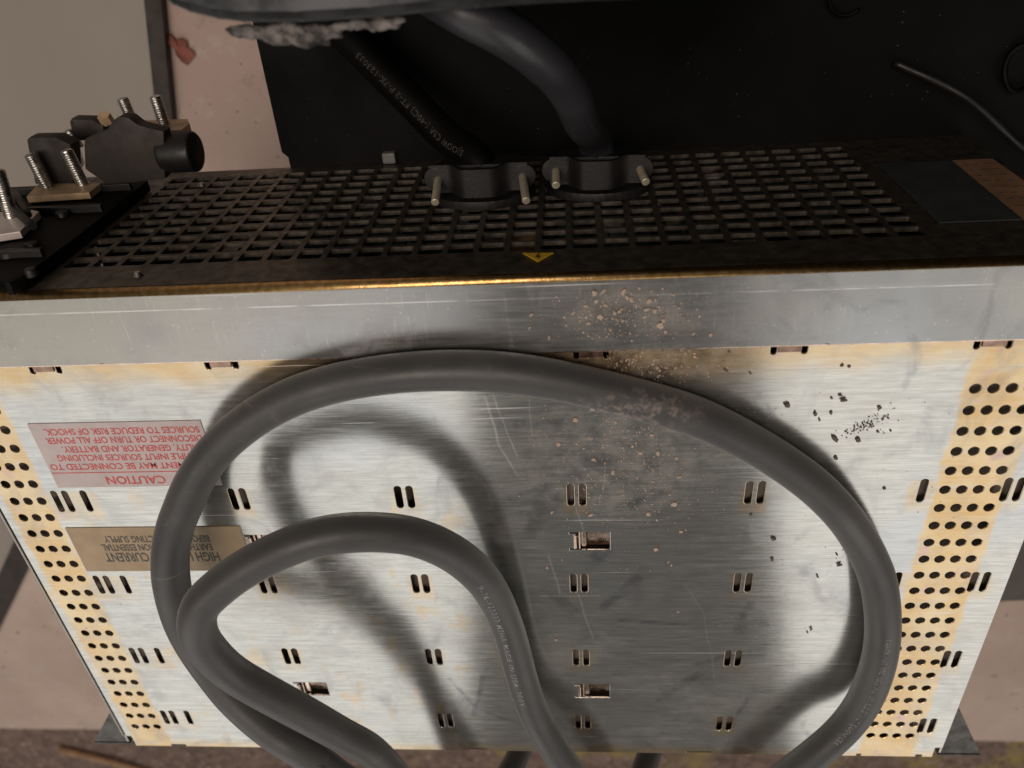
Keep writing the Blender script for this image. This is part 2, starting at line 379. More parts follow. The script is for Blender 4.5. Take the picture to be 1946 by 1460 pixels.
n.set('Base Color', c); n.set('Roughness', n.math('ADD', n.smooth(n.noise(45, 4), .3, .7, .40, .54), n.math('MULTIPLY', dust, .3), clamp=True))
n.bump(n.math('ADD', n.noise(420, 4), n.math('MULTIPLY', n.noise(60, 3), 1.6)), .14, .0005)
n.set('Specular IOR Level', .55); n.set('Sheen Weight', .30); n.set('Sheen Roughness', .6); M['rubber'] = n.m
M['rubber_black'] = simple('black_cable_jacket', (.010, .010, .010), .5, 0, .3, 50, .15, 300)
M['rubber_mid'] = simple('dusty_black_cable_jacket', (.036, .036, .040), .38, 0, .15, 30, .12, 400, .6)
M['print'] = simple('grey_jacket_print', (.32, .32, .32), .7, 0, .4, 900)
M['print_dim'] = simple('worn_jacket_print', (.060, .053, .047), .8, 0, .6, 700)
M['print_faint'] = simple('rubbed_jacket_print', (.30, .30, .30), .8, 0, .4, 700)
M['black_plastic'] = simple('black_plastic', (.012, .011, .011), .5, 0, .35, 50, .2, 500)
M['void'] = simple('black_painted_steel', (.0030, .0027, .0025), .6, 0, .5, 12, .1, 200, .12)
M['stud'] = simple('zinc_stud', (.62, .60, .56), .3, 1.0, .15, 200)
M['screw'] = simple('yellow_zinc_screw', (.72, .64, .48), .35, .55, .15, 200)
M['brass'] = simple('tarnished_brass_bar', (.62, .44, .27), .45, .2, .25, 90, .1)
M['tin_bar'] = simple('pinkish_tinned_bar', (.88, .78, .73), .4, .15, .15, 90)
M['boot'] = simple('brown_black_boot', (.034, .027, .022), .65, 0, .25, 60, .1)
M['caution'] = simple('greyish_white_sticker', (.66, .57, .56), .5, 0, .06, 120)
M['red_ink'] = simple('faded_red_ink', (.70, .12, .12), .6, 0, .2, 500)
M['leak'] = simple('tan_metallic_sticker', (.46, .34, .21), .5, .1, .10, 70)
M['grey_ink'] = simple('grey_black_ink', (.10, .095, .09), .6, 0, .2, 500)
M['yellow'] = simple('yellow_warning_sticker', (.80, .50, .04), .45, 0, .1, 200)
M['ink'] = simple('black_ink', (.012, .012, .012), .6, 0, .2, 300)
M['sticker_dark'] = simple('dark_blue_grey_sticker', (.050, .056, .060), .5, 0, .15, 60)
M['paper'] = simple('brown_kraft_label', (.36, .20, .11), .7, 0, .2, 80, .1)
M['side'] = zinc('zinc_plated_side', stains=False, tint=(.62, .55, .52), satin=.6)
# floor
n = NT('dusty_concrete'); a = n.noise(5, 6, .6); b = n.noise(40, 5, .6)
c = n.mix(n.smooth(a, .3, .7), (.54, .405, .335), (.70, .545, .455)); c = n.mix(n.smooth(n.noise(2.2, 3), .5, .7, 0, .6), c, (.42, .29, .25)); c = n.mix(n.smooth(b, .55, .75, 0, .5), c, (.62, .56, .50)); c = n.mix(n.smooth(n.noise(16, 5, .7), .60, .72, 0, .6), c, (.26, .21, .16))
n.set('Base Color', c); n.set('Roughness', .9); n.bump(n.noise(120, 6), .3, .002); M['concrete'] = n.m
n = NT('brown_grit_soil'); v = n.noise(60, 6, .7)
c = n.mix(n.smooth(v, .35, .65), (.15, .10, .078), (.29, .20, .16)); c = n.mix(n.smooth(n.voro(45), .22, .10), c, (.38, .30, .26))
c = n.mix(n.math('MULTIPLY', n.smooth(n.noise(9, 4), .5, .62), n.smooth(n.sep()[0], -.35, -.15)), c, (.36, .27, .10)); n.set('Base Color', c); n.set('Roughness', .95); n.bump(v, .6, .01); M['soil'] = n.m
M['cabinet'] = simple('grey_painted_board', (.36, .31, .27), .6, 0, .05, 5)
M['dark_edge'] = simple('dark_brown_edge', (.045, .034, .028), .7, 0, .2, 40)  # plain dark brown tone for the board's edge strips
n = NT('dusty_black_tray'); d = n.noise(26, 6, .65); c = n.mix(n.math('MULTIPLY', n.smooth(d, .36, .62), n.smooth(n.sep()[0], .03, -.06, .15, 1)), (.016, .017, .019), (.13, .13, .137)); n.set('Base Color', c); n.set('Roughness', n.smooth(d, .35, .7, .28, .7)); n.bump(n.noise(300, 5), .2, .0008); M['tray'] = n.m
M['rim'] = simple('glossy_black_rim', (.014, .014, .015), .28, 0, .4, 40, .15, 300)
n = NT('crumbling_grey_foam'); d = n.noise(150, 6, .7); n.set('Base Color', n.mix(n.smooth(d, .35, .65), (.03, .027, .025), (.30, .27, .25))); n.set('Roughness', .95); n.bump(d, .9, .003); M['foam'] = n.m
M['leaf'] = simple('dry_red_leaf', (.26, .085, .06), .7, 0, .5, 70)
M['stick'] = simple('dry_tan_stick', (.40, .23, .13), .7, 0, .2, 120)
M['crumb'] = simple('pinkish_grit', (.58, .45, .36), .85, 0, .5, 260, .4, 900)
M['crumb_dark'] = simple('dark_grit', (.17, .14, .12), .85, 0, .4, 300, .4, 900)

# ------------------------------------------------------------------ setting
ZF = -0.40
YS = -0.80
MB().box(-4, 4, YS, 4, ZF - .03, ZF).build('concrete_floor', M['concrete'])['kind'] = 'structure'
MB().box(-6, 6, -6, YS + .3, ZF - .10, ZF - .022).build('dirt_ground', M['soil'])['kind'] = 'structure'

# grey board at the left, dark strips laid along its edges
ZC = ZF + .008
cab = empty('grey_board', (-.6, .2, ZF), 'plain grey board with dark edge strips, lying on the concrete left of the power unit', 'board')
c0 = onz(317, 395, ZC); c1 = onz(276, 0, ZC); c1 = c0 + (c1 - c0) * 4; c2 = onz(0, 1090, ZC); c2 = c0 + (c2 - c0) * 1.6
MB().prism([c0, c1, c1 + Vector((-1.2, 0, 0)), c2 + Vector((-.9, 0, 0)), c2], (0, 0, ZF - ZC + .001), .001).build('body', M['cabinet'], cab)
def strip_along(a, b, w, h):
    d = (b - a).normalized(); s = Vector((-d.y, d.x, 0)) * w
    return [a, b, b + s, a + s], (0, 0, h)
d1 = (c1 - c0).normalized(); d2 = (c2 - c0).normalized()
MB().prism(*strip_along(c0 + Vector((0, 0, -.0075)), c1 + Vector((0, 0, -.0075)), -.0135, .010)).build('edge_strip', M['dark_edge'], cab)
MB().prism(*strip_along(c0 + Vector((0, 0, -.0075)), c2 + Vector((0, 0, -.0075)), .026, .010)).build('edge_strip', M['dark_edge'], cab)

# black stand under the unit
stand = empty('equipment_stand', (.1, .1, ZF), 'black steel stand with a wide rear shelf, underneath the power unit', 'stand')
zt = -.1485
x0 = -.157
shelf = [(x0 + .003, .1135), (x0 + .003, .118), (x0, .121), (x0, .70), (.75, .70), (.75, -.12), (.19, -.12), (.19, -.185), (-.155, -.185), (-.155, -.12), (x0 + .003, -.12)]
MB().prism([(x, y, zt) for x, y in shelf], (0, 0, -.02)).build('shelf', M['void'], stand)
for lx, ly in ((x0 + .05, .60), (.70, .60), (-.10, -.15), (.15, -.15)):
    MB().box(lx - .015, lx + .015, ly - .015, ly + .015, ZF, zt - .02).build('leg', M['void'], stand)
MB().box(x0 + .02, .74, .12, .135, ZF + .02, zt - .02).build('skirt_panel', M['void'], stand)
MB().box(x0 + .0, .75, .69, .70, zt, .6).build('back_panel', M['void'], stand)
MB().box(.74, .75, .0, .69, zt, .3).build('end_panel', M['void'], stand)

# plain dark block filling the dark area right of the unit
zb = -.29
p = [onz(1946, 1143, zb), onz(1800, 1149, zb)]
db = MB().prism([p[0] + Vector((.5, 0, 0)), p[0], p[1], p[1] + Vector((0, .35, 0)), p[0] + Vector((.5, .35, 0))], (0, 0, ZF - zb), .004).build('dark_block', simple('dark_grey_block', (.10, .085, .075), .7, 0, .15, 20))
tag(db, 'dark grey block lying on the concrete beyond the right edge of the zinc lid', 'box')

# leaf and stick on the floor
L = onz(345, 95, ZF)
pts = []
lf = [(325, 62), (336, 74), (345, 70), (357, 76), (358, 88), (368, 95), (374, 104), (366, 112), (357, 124), (349, 117), (337, 105), (333, 92), (322, 82)]
me = bpy.data.meshes.new('fallen_leaf'); bm = bmesh.new()
cv = bm.verts.new(onz(350, 98, ZF) + Vector((0, 0, .006)))
rv = [bm.verts.new(onz(u, v, ZF) + Vector((0, 0, .001 + .004 * random.random()))) for u, v in lf]
for i in range(len(rv)): bm.faces.new((cv, rv[i], rv[(i + 1) % len(rv)]))
r_ = bmesh.ops.extrude_face_region(bm, geom=bm.faces[:]); bmesh.ops.translate(bm, verts=[v for v in r_['geom'] if isinstance(v, bmesh.types.BMVert)], vec=(0, 0, .0006)); bmesh.ops.recalc_face_normals(bm, faces=bm.faces)
bm.to_mesh(me); bm.free()
tag(link('fallen_leaf', me, M['leaf']), 'small dry red leaf lying on the pale concrete floor', 'leaf')
zs = ZF - .016
a = onz(112, 1424, zs); b = onz(420, 1500, zs)
st_p = spline([a, a.lerp(b, .3) + Vector((.004, .003, .002)), a.lerp(b, .7) + Vector((-.003, -.004, 0)), b], 8)
tag(link('stick', tube_mesh('stick', st_p, lambda i: .0058 - .0001 * i, 10, .04), M['stick']), 'thin tan stick lying on the brown soil at lower left', 'stick')

# ------------------------------------------------------------------ power unit
XL, XR, YF, YR, ZB = -.2838, .2034, -.2005, .1127, -.148
unit = empty('power_unit', (-.04, -.04, ZB), 'zinc plated rack power unit with slotted lid and black mesh rear', 'power unit')
# lid panel
holes = []
for r in SY:
    for sx in SX:
        if sx in (-.2362, .1525): holes.append(slot(sx, r, .0038, .0140))
        else:
            for s in (-1, 1): holes.append(slot(sx + s * .00272, r, .0038, .0140))
for yy in DOTY:
    for xx in DXL + DXR:
        if any(abs(xx - q[0][0]) < 0 for q in []): continue
        holes.append(circle(xx, yy, .00258, 18))
CLIPS = [(-.1600, -.0285), (0.0, -.0285), (-.1600, -.1428), (0.0, -.1428)]
for cx, cy in CLIPS:
    holes.append([(cx - .0042, cy + .0061), (cx - .0042, cy + .0045), (cx - .0012, cy + .0045), (cx - .0012, cy - .0045), (cx - .0042, cy - .0045), (cx - .0042, cy - .0061), (cx + .0155, cy - .0061), (cx + .0155, cy + .0061)])
TABX = [-.2268, -.1480, -.0700, .0075, .0860, .1637]
for tx in TABX:
    for s in (-1, 1): holes.append([(tx + s * .0060 + q[0], q[1]) for q in slot(0, .0786, .0030, .0112)])
out = [(XL + .002, .1085), (XL + .002, YF + .010), (XL + .0052, YF + .010), (XL + .0052, YF)]
for nx0, nx1 in ((-.256, -.246), (-.07, -.058), (.06, .075), (.157, .160), (.190, .194)):
    out += [(nx0, YF), (nx0, YF + .0022), (nx1, YF + .0022), (nx1, YF)]
out += [(XR - .004, YF), (XR - .004, YF + .009), (XR, YF + .009), (XR, .1085)]
lid = link('lid_panel', sheet_mesh('lid_panel', out, holes, .0010, .00035), M['panel'], unit)
# folded strip with its bend
st = sheet_mesh('lid_lip', [(XL, .0788), (-.2, .0788), (-.1985, .0793), (-.197, .0788), (.098, .0788), (.0995, .0793), (.101, .0788), (XR, .0788), (XR, YR - .003), (XL, YR - .003)], [], .0022)
st.transform(Matrix.Translation((0, 0, .0024))); link('lid_lip', st, M['strip'], unit)
bm = bmesh.new(); ringA = []; BR = .003
for i in range(11):
    a = R(90 * i / 10); yy = YR - BR + BR * math.sin(a); zz = .0024 - BR + BR * math.cos(a)
    ringA.append([bm.verts.new((x, yy, zz)) for x in (XL, XR)])
for p, q in zip(ringA, ringA[1:]): bm.faces.new((p[0], p[1], q[1], q[0]))
for f in bm.faces: f.smooth = True
r_ = bmesh.ops.recalc_face_normals(bm, faces=bm.faces)
me = bpy.data.meshes.new('folded_edge'); bm.to_mesh(me); bm.free()
fe = link('folded_edge', me, M['gold'], unit); fe.modifiers.new('t', 'SOLIDIFY').thickness = .001; fe.modifiers[0].offset = -1
# pale bright shear line where the strip ends
MB().box(XL, XR, .0782, .0787, .0012, .0022).build('sheared_edge', M['clip'], unit)
for tx in TABX:
    MB().box(tx - .0046, tx + .0046, .0748, .0781, .0002, .0010, .0002).build('lid_tab', M['tab'], unit)
for cx, cy in CLIPS:   # spring clips below the four windows
    m = MB()
    m.prism([(cx + .0046, cy - .0056, -.0042), (cx + .0046, cy + .0060, -.0012), (cx + .0154, cy + .0060, -.0012), (cx + .0154, cy - .0030, -.0024), (cx + .0154, cy - .0056, -.0042)][:4], (0, 0, -.0008))
    m.box(cx + .0018, cx + .0040, cy - .0058, cy + .0058, -.0030, -.0018, .0002)
    m.cyl((cx - .0014, cy - .0043, -.0004), (cx - .0014, cy + .0040, -.0004), .0010, 12)
    m.cyl((cx + .0008, cy - .0055, -.0010), (cx + .0008, cy + .0057, -.0010), .0005, 10)
    m.build('latch_clip', M['clip'], unit, True)
    MB().box(cx + .0044, cx + .0156, cy - .0062, cy - .0045, -.0066, -.0046).build('clip_bracket', M['copper'], unit)
# chassis: sides, front, floor, liner lifted in colour for lens veil
MB().box(XL, XL + .001, YF + .010, YR - .005, ZB, -.0004).build('side_panel', M['side'], unit); MB().box(XR - .001, XR, YF + .009, YR - .005, ZB, -.0012).build('side_panel', M['side'], unit)
# rolled edge along the left side of the lid
MB().cyl((XL + .0006, YF + .011, .0002), (XL + .0006, .0775, .0002), .0006, 10).build('side_flange', M['side'], unit, True)
m = MB(); m.box(XL + .002, XR - .002, YF - .0008, YF + .0004, ZB, -.0012); m.box(XL + .002, XR - .002, YF + .001, YR - .004, ZB, ZB + .001); m.build('chassis', M['dark_steel'], unit)
m = MB(); m.box(XL + .004, XR - .004, YF + .004, .070, -.0080, -.0068); m.build('veil_liner', M['liner'], unit)
MB().box(XL + .004, XR - .004, .058, .0595, ZB + .003, -.0165).build('inner_board', M['inner'], unit)
# mounting ears (horizontal gussets at the far corners)
for s, xe, ya in ((-1, XL - .0003, -.167), (1, XR + .0003, -.155)):
    w = .0235 * s
    m = MB(); m.prism([(xe, ya, -.0022), (xe + w, YF, -.0022), (xe, YF, -.0022)], (0, 0, -.0015)); m.box(min(xe, xe + w), max(xe, xe + w), YF - .0015, YF - .0002, ZB, -.0018)
    m.build('mounting_ear', M['dark_steel'], unit)
    MB().box(min(xe, xe + .0012 * s), max(xe, xe + .0012 * s), YF + .001, ya + .012, -.008, -.0021).build('ear_flange', M['side'], unit)
# feet/legs glimpsed under the far edge
# rear plate with grille
holes = []
GX = [-.2165 + .0128 * i for i in range(28)]; GZ = [-.0225 - .0107 * k for k in range(11)]
for gx in GX:
    for gz in GZ: holes.append(rrect(gx - .0002, gx + .0102, gz - .0085, gz + .0001, .0011, 2))
me = sheet_mesh('rear_grille', rect(XL, XR, ZB, -.0018), holes, .0020)
me.transform(Matrix(((1, 0, 0, 0), (0, 0, -1, 0), (0, 1, 0, 0), (0, 0, 0, 1))))
me.transform(Matrix.Translation((0, YR - .0022, 0)))
link('rear_grille', me, M['grille'], unit)
for q in range(60):   # things seen through the mesh
    gx = random.uniform(-.205, .13); gz = random.uniform(-.135, -.03); w = random.uniform(.005, .018); h = random.uniform(.004, .014); yy = random.uniform(.088, .108)
    MB().box(gx, gx + w, .06, yy, gz - h, gz, .0005).build('inner_component', M[random.choice(['copper', 'pcb', 'tinplate', 'pcb', 'boot', 'tinplate'])], unit)
# stickers
def sticker(name, x0, x1, y0, y1, mat, z=.00012, t=.00025):
    return MB().box(x0, x1, y0, y1, z, z + t).build(name, mat, unit)
def lettering(lines, mat, parent, z, name='lettering'):
    bm = bmesh.new()
    for body, cx, y, size, al, wid in lines:
        me = text_mesh('t', body, size, al, 1.0, size * .018)
        xs = [v.co.x for v in me.vertices]; w = max(xs) - min(xs); k = wid / w if wid else 1
        me.transform(Matrix.Translation((cx, y, z)) @ Matrix.Rotation(math.pi, 4, 'Z') @ Matrix.Diagonal((k, 1, 1, 1)))
        bm.from_mesh(me); bpy.data.meshes.remove(me)
    me = bpy.data.meshes.new(name); bm.to_mesh(me); bm.free()
    return link(name, me, mat, parent)
cs = sticker('caution_label', -.2467, -.1655, .0097, .0472, M['caution'])
zt_ = .00045
def lx(u, v): return onz(u, v, 0)
# text is read from the far side: right-hand x is where each line starts
x_start = -.1672
lettering([('CAUTION', -.2066, .0160, .0066, 'CENTER', .0290),
           ('EQUIPMENT MAY BE CONNECTED TO', x_start, 0.0239, .0050, 'LEFT', 0.078),
           ('MULTIPLE INPUT SOURCES INCLUDING', x_start, 0.0291, .0050, 'LEFT', 0.0725),
           ('UTILITY, GENERATOR AND BATTERY.', x_start, 0.0341, .0050, 'LEFT', 0.0682),
           ('DISCONNECT OR TURN OFF ALL POWER', x_start, 0.0392, .0050, 'LEFT', 0.074),
           ('SOURCES TO REDUCE RISK OF SHOCK.', x_start, 0.0441, .0050, 'LEFT', 0.073)], M['red_ink'], cs, zt_)
MB().box(-.2462, -.1660, .01835, .01885, .0004, .00046).build('printed_rule', M['red_ink'], cs)
ls = sticker('leakage_label', -.2535, -.1640, -.0466, -.0164, M['leak'])
lettering([('HIGH LEAKAGE CURRENT', -.2096, -.0337, .0088, 'CENTER', .0600),
           ('EARTH CONNECTION ESSENTIAL', -.2102, -.0278, .0062, 'CENTER', .0575),
           ('BEFORE CONNECTING SUPPLY', -.2085, -.0221, .0062, 'CENTER', .0545)], M['grey_ink'], ls, zt_)
# stickers on the rear face
def rear_poly(name, pts, mat, y0=YR + .0001, t=.0003, parent=None):
    return MB().prism([(x, y0, z) for x, z in pts], (0, t, 0)).build(name, mat, parent or unit)
wt = rear_poly('warning_triangle', [(-.0190, -.0186), (-.0066, -.0176), (-.0127, -.0098)], M['yellow'])
rear_poly('bolt_symbol', [(-.0128, -.0168), (-.0121, -.0168), (-.0130, -.0145), (-.0116, -.0147), (-.0127, -.0118), (-.0125, -.0138), (-.0140, -.0135)], M['ink'], YR + .0005, .0001, wt)
rear_poly('rating_sticker', [(.1475, -.1085), (.1815, -.1080), (.1790, -.0330), (.1475, -.0330)], M['sticker_dark'])
pl = rear_poly('paper_label', [(.1818, -.1080), (.2000, -.1075), (.2000, -.0250), (.1796, -.0250)], M['paper'])
m = MB()
for i in range(9):
    zz = -.100 + i * .0075
    for j in range(3):
        xa = .1835 + j * .005; m.box(xa, xa + random.uniform(.0015, .0042), YR + .0005, YR + .0006, zz, zz + .0009)
m.build('faint_print', M['grey_ink'], pl)
for px_ in ((262, 523), (384, 352)):
    c = ony(*px_, YR + .0002); MB().cyl((c.x, YR, c.z), (c.x, YR + .0016, c.z), .0022, 14, .0012).build('rivet', M['stud'], unit, True)
# cable clamps on the rear
def clamp(cx, cz, w, rot, ys):
    """strain relief: oval flange on the plate, arched saddle bar, two upright screws"""
    def P(x, y, z): return Vector((cx + x * math.cos(rot) - z * math.sin(rot), y, cz + x * math.sin(rot) + z * math.cos(rot)))
    cl = empty('cable_clamp', (cx, YR, cz), None, None); cl.parent = unit; cl.location = Vector((cx, YR, cz)) - unit.location
    m = MB(); m.prism([P(a, YR + .0002, b) for a, b in circle(0, 0, w * .56, 40, w * .42)], (0, .004, 0), .0008)
    m.build('flange', M['black_plastic'], cl, True)
    m = MB(); m.prism([P(a, YR + .0042, b) for a, b in circle(0, 0, w * .36, 32, w * .30)], (0, .011, 0), .0008); m.build('gland_body', M['black_plastic'], cl, True)
    # saddle: a bar that rises over the cable between two flat ears
    prof = []; N = 26; hw = w * .5
    for i in range(N + 1):
        x = -hw + 2 * hw * i / N
        t = min(1, max(0, (hw * .62 - abs(x)) / (hw * .30))); t = t * t * (3 - 2 * t)
        prof.append((x, .006 + t * .0085 * (1 - (x / hw) ** 2 * .5)))
    poly = [(x, z + .0022) for x, z in prof] + [(x, z) for x, z in prof[::-1]]
    m = MB(); bm = m.bm
    ya, yb = ys, ys + .013
    fa = [bm.verts.new(P(x, ya, z)) for x, z in poly]; fb = [bm.verts.new(P(x, yb, z)) for x, z in poly]
    n2 = len(poly)
    for i in range(n2): bm.faces.new((fa[i], fb[i], fb[(i + 1) % n2], fa[(i + 1) % n2]))
    for i in range(N):
        bm.faces.new((fa[i], fa[i + 1], fa[n2 - 2 - i], fa[n2 - 1 - i])); bm.faces.new((fb[i + 1], fb[i], fb[n2 - 1 - i], fb[n2 - 2 - i]))
    bmesh.ops.recalc_face_normals(bm, faces=bm.faces)
    m.build('saddle', M['black_plastic'], cl, True)
    for s in (-1, 1):   # rounded ear ends and the lower half
        c = P(s * hw * .92, (ya + yb) / 2, .0062); d = P(s * hw * .92, (ya + yb) / 2, .0081)
        MB().cyl(c, d, .0056, 24, bev=.0004).build('saddle_ear', M['black_plastic'], cl, True)
    MB().prism([P(x, ya + .001, z) for x, z in ((-hw, .0045), (hw, .0045), (hw * .8, -.010), (-hw * .8, -.010))], (0, .0105, 0), .0012).build('lower_saddle', M['black_plastic'], cl, True)
    return cl, P, hw, (ya + yb) / 2
for cx, cz, w, rot, lens_ in ((-.0408, -.087, .0445, .03, (.017, .018)), (.0135, -.0905, .0435, .07, (.011, .010))):
    cl, P, hw, ym = clamp(cx, cz, w, rot, YR + .0055)
    for s, ln in zip((-1, 1), lens_):
        tilt = Vector((.0030 if s > 0 else .0010, -ln * .30, 0))
        a = P(s * hw * .88, ym, .006); b = P(s * hw * .88, ym, .008 + ln) + tilt
        MB().cyl(a, b, .0019, 18, bev=.0005).build('clamp_screw', M['screw'], cl, True)
# white cable-tie mount seen at the lower edge of the grille
c = ony(741, 298, YR + .003); MB().box(c.x - .0035, c.x + .0035, YR + .0002, YR + .006, c.z - .008, c.z + .004, .0012).build('tie_mount', simple('grey_nylon', (.20, .19, .18), .6), unit)

# battery terminals on the rear left
tb = empty('terminal_block', (-.255, YR, -.07), None, None); tb.parent = unit; tb.location = Vector((-.255, YR, -.07)) - unit.location
yt = .1185
m = MB(); m.prism([(x, yt, z) for x, z in ((-.2200, -.002), (-.2190, -.045), (-.2205, -.118), (-.30, -.118), (-.30, -.004), (-.226, -.004), (-.2245, .004), (-.222, .004))], (0, YR + .0003 - yt, 0), .0006)
m.build('terminal_base', M['void'], tb, True)
for (u, v, r) in ((18, 486, .0042), (62, 470, .0034), (120, 410, .0036), (178, 398, .0030), (60, 520, .0026)):
    c = ony(u, v, yt); MB().cyl((c.x, yt - .001, c.z), (c.x, yt + .0022, c.z), r, 18, r * .8, bev=.0004).build('terminal_screw', M['black_plastic'], tb, True)
for zz in (-.022, -.074, -.104): MB().box(-.30, -.2225, yt - .0004, yt + .0035, zz - .0012, zz + .0012, .0005).build('terminal_rib', M['black_plastic'], tb)
def plate(px, y, t, mat):
    MB().prism([ony(u, v, y) for u, v in px], (0, -t, 0), .0003).build('terminal_plate', mat, tb)
def stud(b, tip, y, r=.0033):
    A = ony(*b, y); B = on(*tip, 2, A.z)
    d = (B - A); ln = d.length; d.normalize()
    bm = bmesh.new(); path = []; N = int(ln / .00025)
    pts = [A - d * .004 + d * ((ln + .004) * i / N) for i in range(N + 1)]
    me = tube_mesh('threaded_stud', pts, lambda i: (r * (.86 + .14 * (0.5 + 0.5 * math.cos(i * .25 / .9 * 2 * math.pi)))) * (.75 if i >= N - 1 else 1), 16); bm.free()
    link('threaded_stud', me, M['stud'], tb)
plate([(-14, 448), (38, 440), (74, 402), (62, 399), (-14, 404)], .1225, .0032, M['tin_bar'])
plate([(50, 374), (169, 366), (193, 347), (92, 349), (70, 352)], .1225, .0032, M['brass'])
plate([(268, 250), (345, 247), (360, 234), (356, 226), (264, 229)], .139, .0045, M['brass'])
plate([(150, 275), (157, 300), (148, 318), (140, 300), (143, 262)], .130, .003, M['tin_bar'])
stud((22, 412), (-6, 322), .1225); stud((90, 356), (57, 292), .1225); stud((158, 352), (125, 284), .1225)
stud((252, 232), (232, 186), .139); stud((312, 236), (294, 182), .139); stud((143, 268), (130, 246), .130); stud((206, 262), (197, 242), .130)
def boot(px, z, h, mat=None, bev=.002):
    MB().prism([onz(u, v, z) for u, v in px], (0, 0, -h), bev).build('terminal_boot', mat or M['boot'], tb, True)
boot([(49, 266), (54, 262), (104, 261), (134, 275), (140, 352), (66, 352)], -.108, .010)
boot([(131, 232), (134, 226), (176, 228), (196, 240), (200, 270), (140, 268)], -.135, .010)
boot([(158, 266), (200, 250), (213, 230), (226, 221), (244, 224), (262, 238), (311, 250), (314, 341), (255, 348), (204, 353), (160, 322)], -.104, .009)
a, b = onz(309, 291, -.112), onz(374, 288, -.112)
MB().cyl(a, b, .0100, 28, bev=.002).build('boot_cap', M['black_plastic'], tb, True)
c = onz(205, 232, -.135); MB().cyl(c, c + Vector((0, .004, .002)), .0035, 6).build('terminal_nut', M['brass'], tb)
# small black lead bent round behind the first bar
wl = spline([ony(u, v, .1265) for u, v in ((52, 408), (30, 372), (16, 362), (12, 376), (30, 400), (62, 430))], 8)
link('sense_lead', tube_mesh('sense_lead', wl, .0019, 12), M['rubber_black'], tb)

# ------------------------------------------------------------------ coiled cable on the lid
CR = .0083
def Z(lst): return [onz(u, v, z) for u, v, z in lst]
big = Z([(580, 1430, .050), (515, 1391, .047), (447, 1331, .041), (407, 1282, .036), (368, 1227, .032), (344, 1179, .030), (326, 1110, .028), (324, 1052, .026), (332, 1005, .024), (350, 958, .022), (368, 917, .020), (405, 862, .017), (468, 805, .014), (550, 757, .0115), (640, 728, .0105), (749, 710, .0104), (868, 704, .0106), (987, 711, .0104), (1107, 733, .0098), (1225, 762, .009), (1315, 789, .009), (1389, 822, .009), (1464, 864, .009), (1538, 916, .010), (1588, 963, .011), (1624, 1010, .010), (1650, 1056, .010), (1669, 1105, .0105), (1678, 1180, .012), (1672, 1250, .012), (1646, 1325, .0125), (1609, 1379, .014), (1556, 1428, .018)])
inner = Z([(715, 1433, .040), (650, 1397, .042), (586, 1361, .045), (485, 1306, .049), (441, 1279, .051), (408, 1250, .053), (381, 1215, .055), (374, 1178, .056), (383, 1150, .055), (402, 1129, .053), (460, 1084, .049), (556, 1036, .044), (625, 1017, .041), (703, 1011, .037), (783, 1019, .033), (853, 1047, .028), (905, 1087, .023), (936, 1128, .018), (963, 1187, .014), (980, 1245, .012), (992, 1290, .0125), (1014, 1353, .015), (1045, 1408, .019), (1078, 1460, .023)])
link_pts = [Vector((.087, -.232, .014)), Vector((.045, -.271, -.006)), Vector((-.02, -.305, -.01)), Vector((-.07, -.290, .0)), Vector((-.085, -.245, .028))]
head = [Vector((.10, -.46, ZF + CR)), Vector((.02, -.40, -.36)), Vector((-.02, -.33, -.20)), Vector((-.05, -.275, -.03)), Vector((-.085, -.225, .038))]
tail = [Vector((.020, -.245, .012)), Vector((.045, -.285, -.05)), Vector((.10, -.32, -.22)), Vector((.16, -.36, -.36)), Vector((.26, -.42, ZF + CR))]
path = spline(head + big + link_pts + inner + tail, 8)
cable = tag(link('power_cable', tube_mesh('power_cable', path, lambda i: CR * (1 + .010 * math.sin(i * .23) + .008 * math.sin(i * .071 + 1)), 32), M['rubber']), 'thick dusty grey-black cable coiled in two loops on top of the zinc lid', 'cable')
for body, size, st_, ac, mt, kx in (('CAROL 10/3 90C (UL) WATER RESISTANT SJOOW CSA', .0036, (1680, 1192), .0012, 'print_faint', .82),
                            ('P-7K-123033 MSHA MADE IN USA 300V', .0040, (905, 1087), -.0052, 'print', 1.25)):
    link('jacket_print', print_on(path, CR, body, size, st_, ac, False, 1.25, kx), M[mt], cable)
link('jacket_print', print_on(path, CR, '-40C FT-2 CSA', .0036, (590, 1436), -.002, True), M['print_dim'], cable)
# ------------------------------------------------------------------ two black cables leaving the clamps
r2 = .0080
c2 = Vector((.0135, YR + .004, -.0935))
pth = spline([c2 + Vector((0, -.02, -.002)), c2, Vector((.0128, YR + .022, -.0930)), onz(1108, 235, -.065), onz(1080, 170, -.042), onz(1030, 115, -.025), onz(960, 62, -.014), onz(880, 20, -.012), onz(760, -50, -.03), onz(560, -140, -.10)], 10)
tag(link('supply_cable', tube_mesh('supply_cable', pth, r2, 32), M['rubber_mid']), 'shiny black cable arching out of the right-hand clamp, passing under the dusty tray', 'cable')
c1_ = Vector((-.0408, YR + .004, -.089))
pth = spline([c1_ + Vector((0, -.02, -.002)), c1_, Vector((-.0423, YR + .016, -.091)), onz(850, 262, -.105), onz(770, 180, -.115), onz(690, 100, -.122), onz(600, 10, -.128), onz(480, -120, -.135)], 10)
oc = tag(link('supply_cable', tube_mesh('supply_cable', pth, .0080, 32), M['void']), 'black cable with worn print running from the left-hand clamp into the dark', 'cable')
link('jacket_print', print_on(pth, .0080, "SJOOW CSA (-40C) FT-2 P-7K-123033", .0042, (900, 300), .0012, False, 1.1), M['print_dim'], oc)
